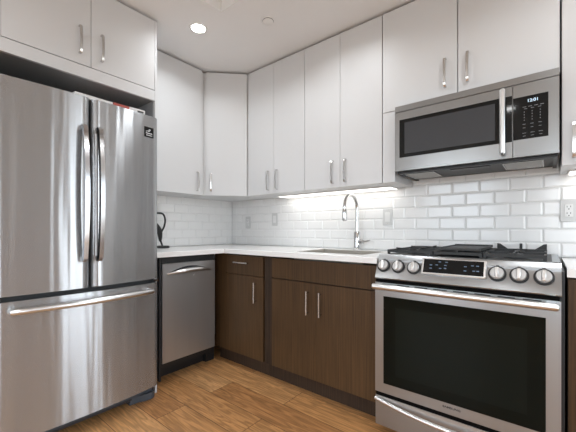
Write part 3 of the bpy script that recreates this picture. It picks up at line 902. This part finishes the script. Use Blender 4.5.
plate((2.727, -0.0112, 1.168), (0,-1,0), 'white double outlet on the tiles above the right worktop', 'outlet', 'wall_outlet', 'outlet')
plate((0.262, -0.0112, 1.140), (0,-1,0), 'white outlet on the tiles close to the corner under the angled cabinet', 'outlet', 'wall_outlet', 'outlet')
plate((0.625, -0.0112, 1.165), (0,-1,0), 'white switch plate on the tiles left of the lit strip, near the corner', 'switch', 'switch_plate', 'switch')

# ------------------------------------------------------------------ small stand on the worktop
bx_, by_ = 0.15, -0.893
t = thing('wire_stand', 'small black curved metal stand on the worktop beside the refrigerator', 'stand', (bx_, by_, CT1))
bm = bmesh.new(); lathe(bm, [(0.058, 0), (0.062, 0.004), (0.062, 0.012), (0.055, 0.018), (0.01, 0.02)], 28, Matrix.Translation((bx_, by_, CT1+0.0003)))
obj('base', bm, 'iron', t)
def path(pts, n=8):
    """smooth curve through points"""
    P_ = [Vector(p) for p in pts]; out = []
    for i in range(len(P_)-1):
        a, b, c, d = P_[max(i-1,0)], P_[i], P_[i+1], P_[min(i+2, len(P_)-1)]
        for k in range(n):
            s = k/n
            out.append(0.5*((2*b)+(c-a)*s+(2*a-5*b+4*c-d)*s*s+(3*b-a-3*c+d)*s**3))
    out.append(P_[-1]); return out
bm = bmesh.new()
tube(bm, path([(bx_, by_+0.005, CT1+0.018), (bx_, by_-0.012, 0.985), (bx_, by_-0.012, 1.03), (bx_, by_+0.020, 1.09), (bx_, by_+0.030, 1.15), (bx_, by_+0.012, 1.195), (bx_, by_-0.03, 1.203), (bx_, by_-0.07, 1.195)]), 0.0075, 10)
obj('hook', bm, 'iron', t)
bm = bmesh.new()
pp = path([(bx_, by_-0.012, 0.965), (bx_, by_-0.016, 1.02), (bx_, by_-0.024, 1.07), (bx_, by_-0.052, 1.125)])
tube(bm, pp, [0.004 + 0.017*math.sin(PI*min(1, k/(len(pp)-1)*1.02))**0.8 if 0 < k < len(pp)-1 else 0.003 for k in range(len(pp))], 10)
obj('leaf', bm, 'iron', t)

# ------------------------------------------------------------------ lights and ceiling fittings
def downlight(x, y, label):
    t = thing('ceiling_light', label, 'light', (x, y, RZ), 'recessed ceiling lights')
    bm = bmesh.new(); lathe(bm, [(0.045, -0.0005), (0.048, -0.004), (0.060, -0.004), (0.062, -0.0005)], 32, Matrix.Translation((x, y, RZ)), cap=False)
    obj('trim_ring', bm, 'plastic', t)
    bm = bmesh.new(); lathe(bm, [(0.001, -0.0025), (0.0445, -0.0025), (0.0445, -0.0005)], 32, Matrix.Translation((x, y, RZ)), cap=False)
    obj('lens', bm, 'lens', t)
    l = bpy.data.lights.new('lamp', 'AREA'); l.shape = 'DISK'; l.size = 0.10; l.energy = LAMP_W; l.color = (0.92, 0.965, 1.0)
    l.spread = math.radians(150)
    o = bpy.data.objects.new('lamp', l); C.objects.link(o); o.parent = t; o.location = (0, 0, -0.008)
downlight(0.787, -0.985, 'round recessed ceiling light shining above the corner of the kitchen')
for x, y in ((1.60, -0.82), (2.75, -0.95), (0.9, -2.6), (2.3, -2.9), (3.7, -2.3)):
    downlight(x, y, 'round recessed ceiling light in the rest of the room')
t = thing('smoke_detector', 'small round white detector cover on the ceiling', 'detector', (1.213, -0.746, RZ))
bm = bmesh.new(); lathe(bm, [(0.040, -0.0003), (0.040, -0.004), (0.037, -0.006)], 32, Matrix.Translation((1.213, -0.746, RZ)))
obj('base', bm, 'plastic', t)
bm = bmesh.new(); lathe(bm, [(0.0365, -0.0061), (0.0365, -0.0075)], 32, Matrix.Translation((1.213, -0.746, RZ)))
obj('groove', bm, 'dark', t)
bm = bmesh.new(); lathe(bm, [(0.034, -0.0078), (0.034, -0.012), (0.030, -0.014)], 32, Matrix.Translation((1.213, -0.746, RZ)))
obj('cap', bm, 'plastic', t)

def ledbar(x0, x1, label):
    t = thing('under_cabinet_light', label, 'light', ((x0+x1)/2, -0.09, UB), 'light bars under the wall cabinets')
    box('housing', (x0, x1, -0.175, -0.030, UB-0.008, UB+0.0015), 'plastic', t)
    box('lens', (x0+0.006, x1-0.006, -0.170, -0.035, UB-0.0095, UB-0.0082), 'led', t)  # glowing lens made wide to imitate light spilled on the cabinet underside
ledbar(0.80, 1.815, 'long white light bar under the wall cabinets above the sink')
ledbar(2.72, 3.26, 'white light bar under the wall cabinet at the picture edge')
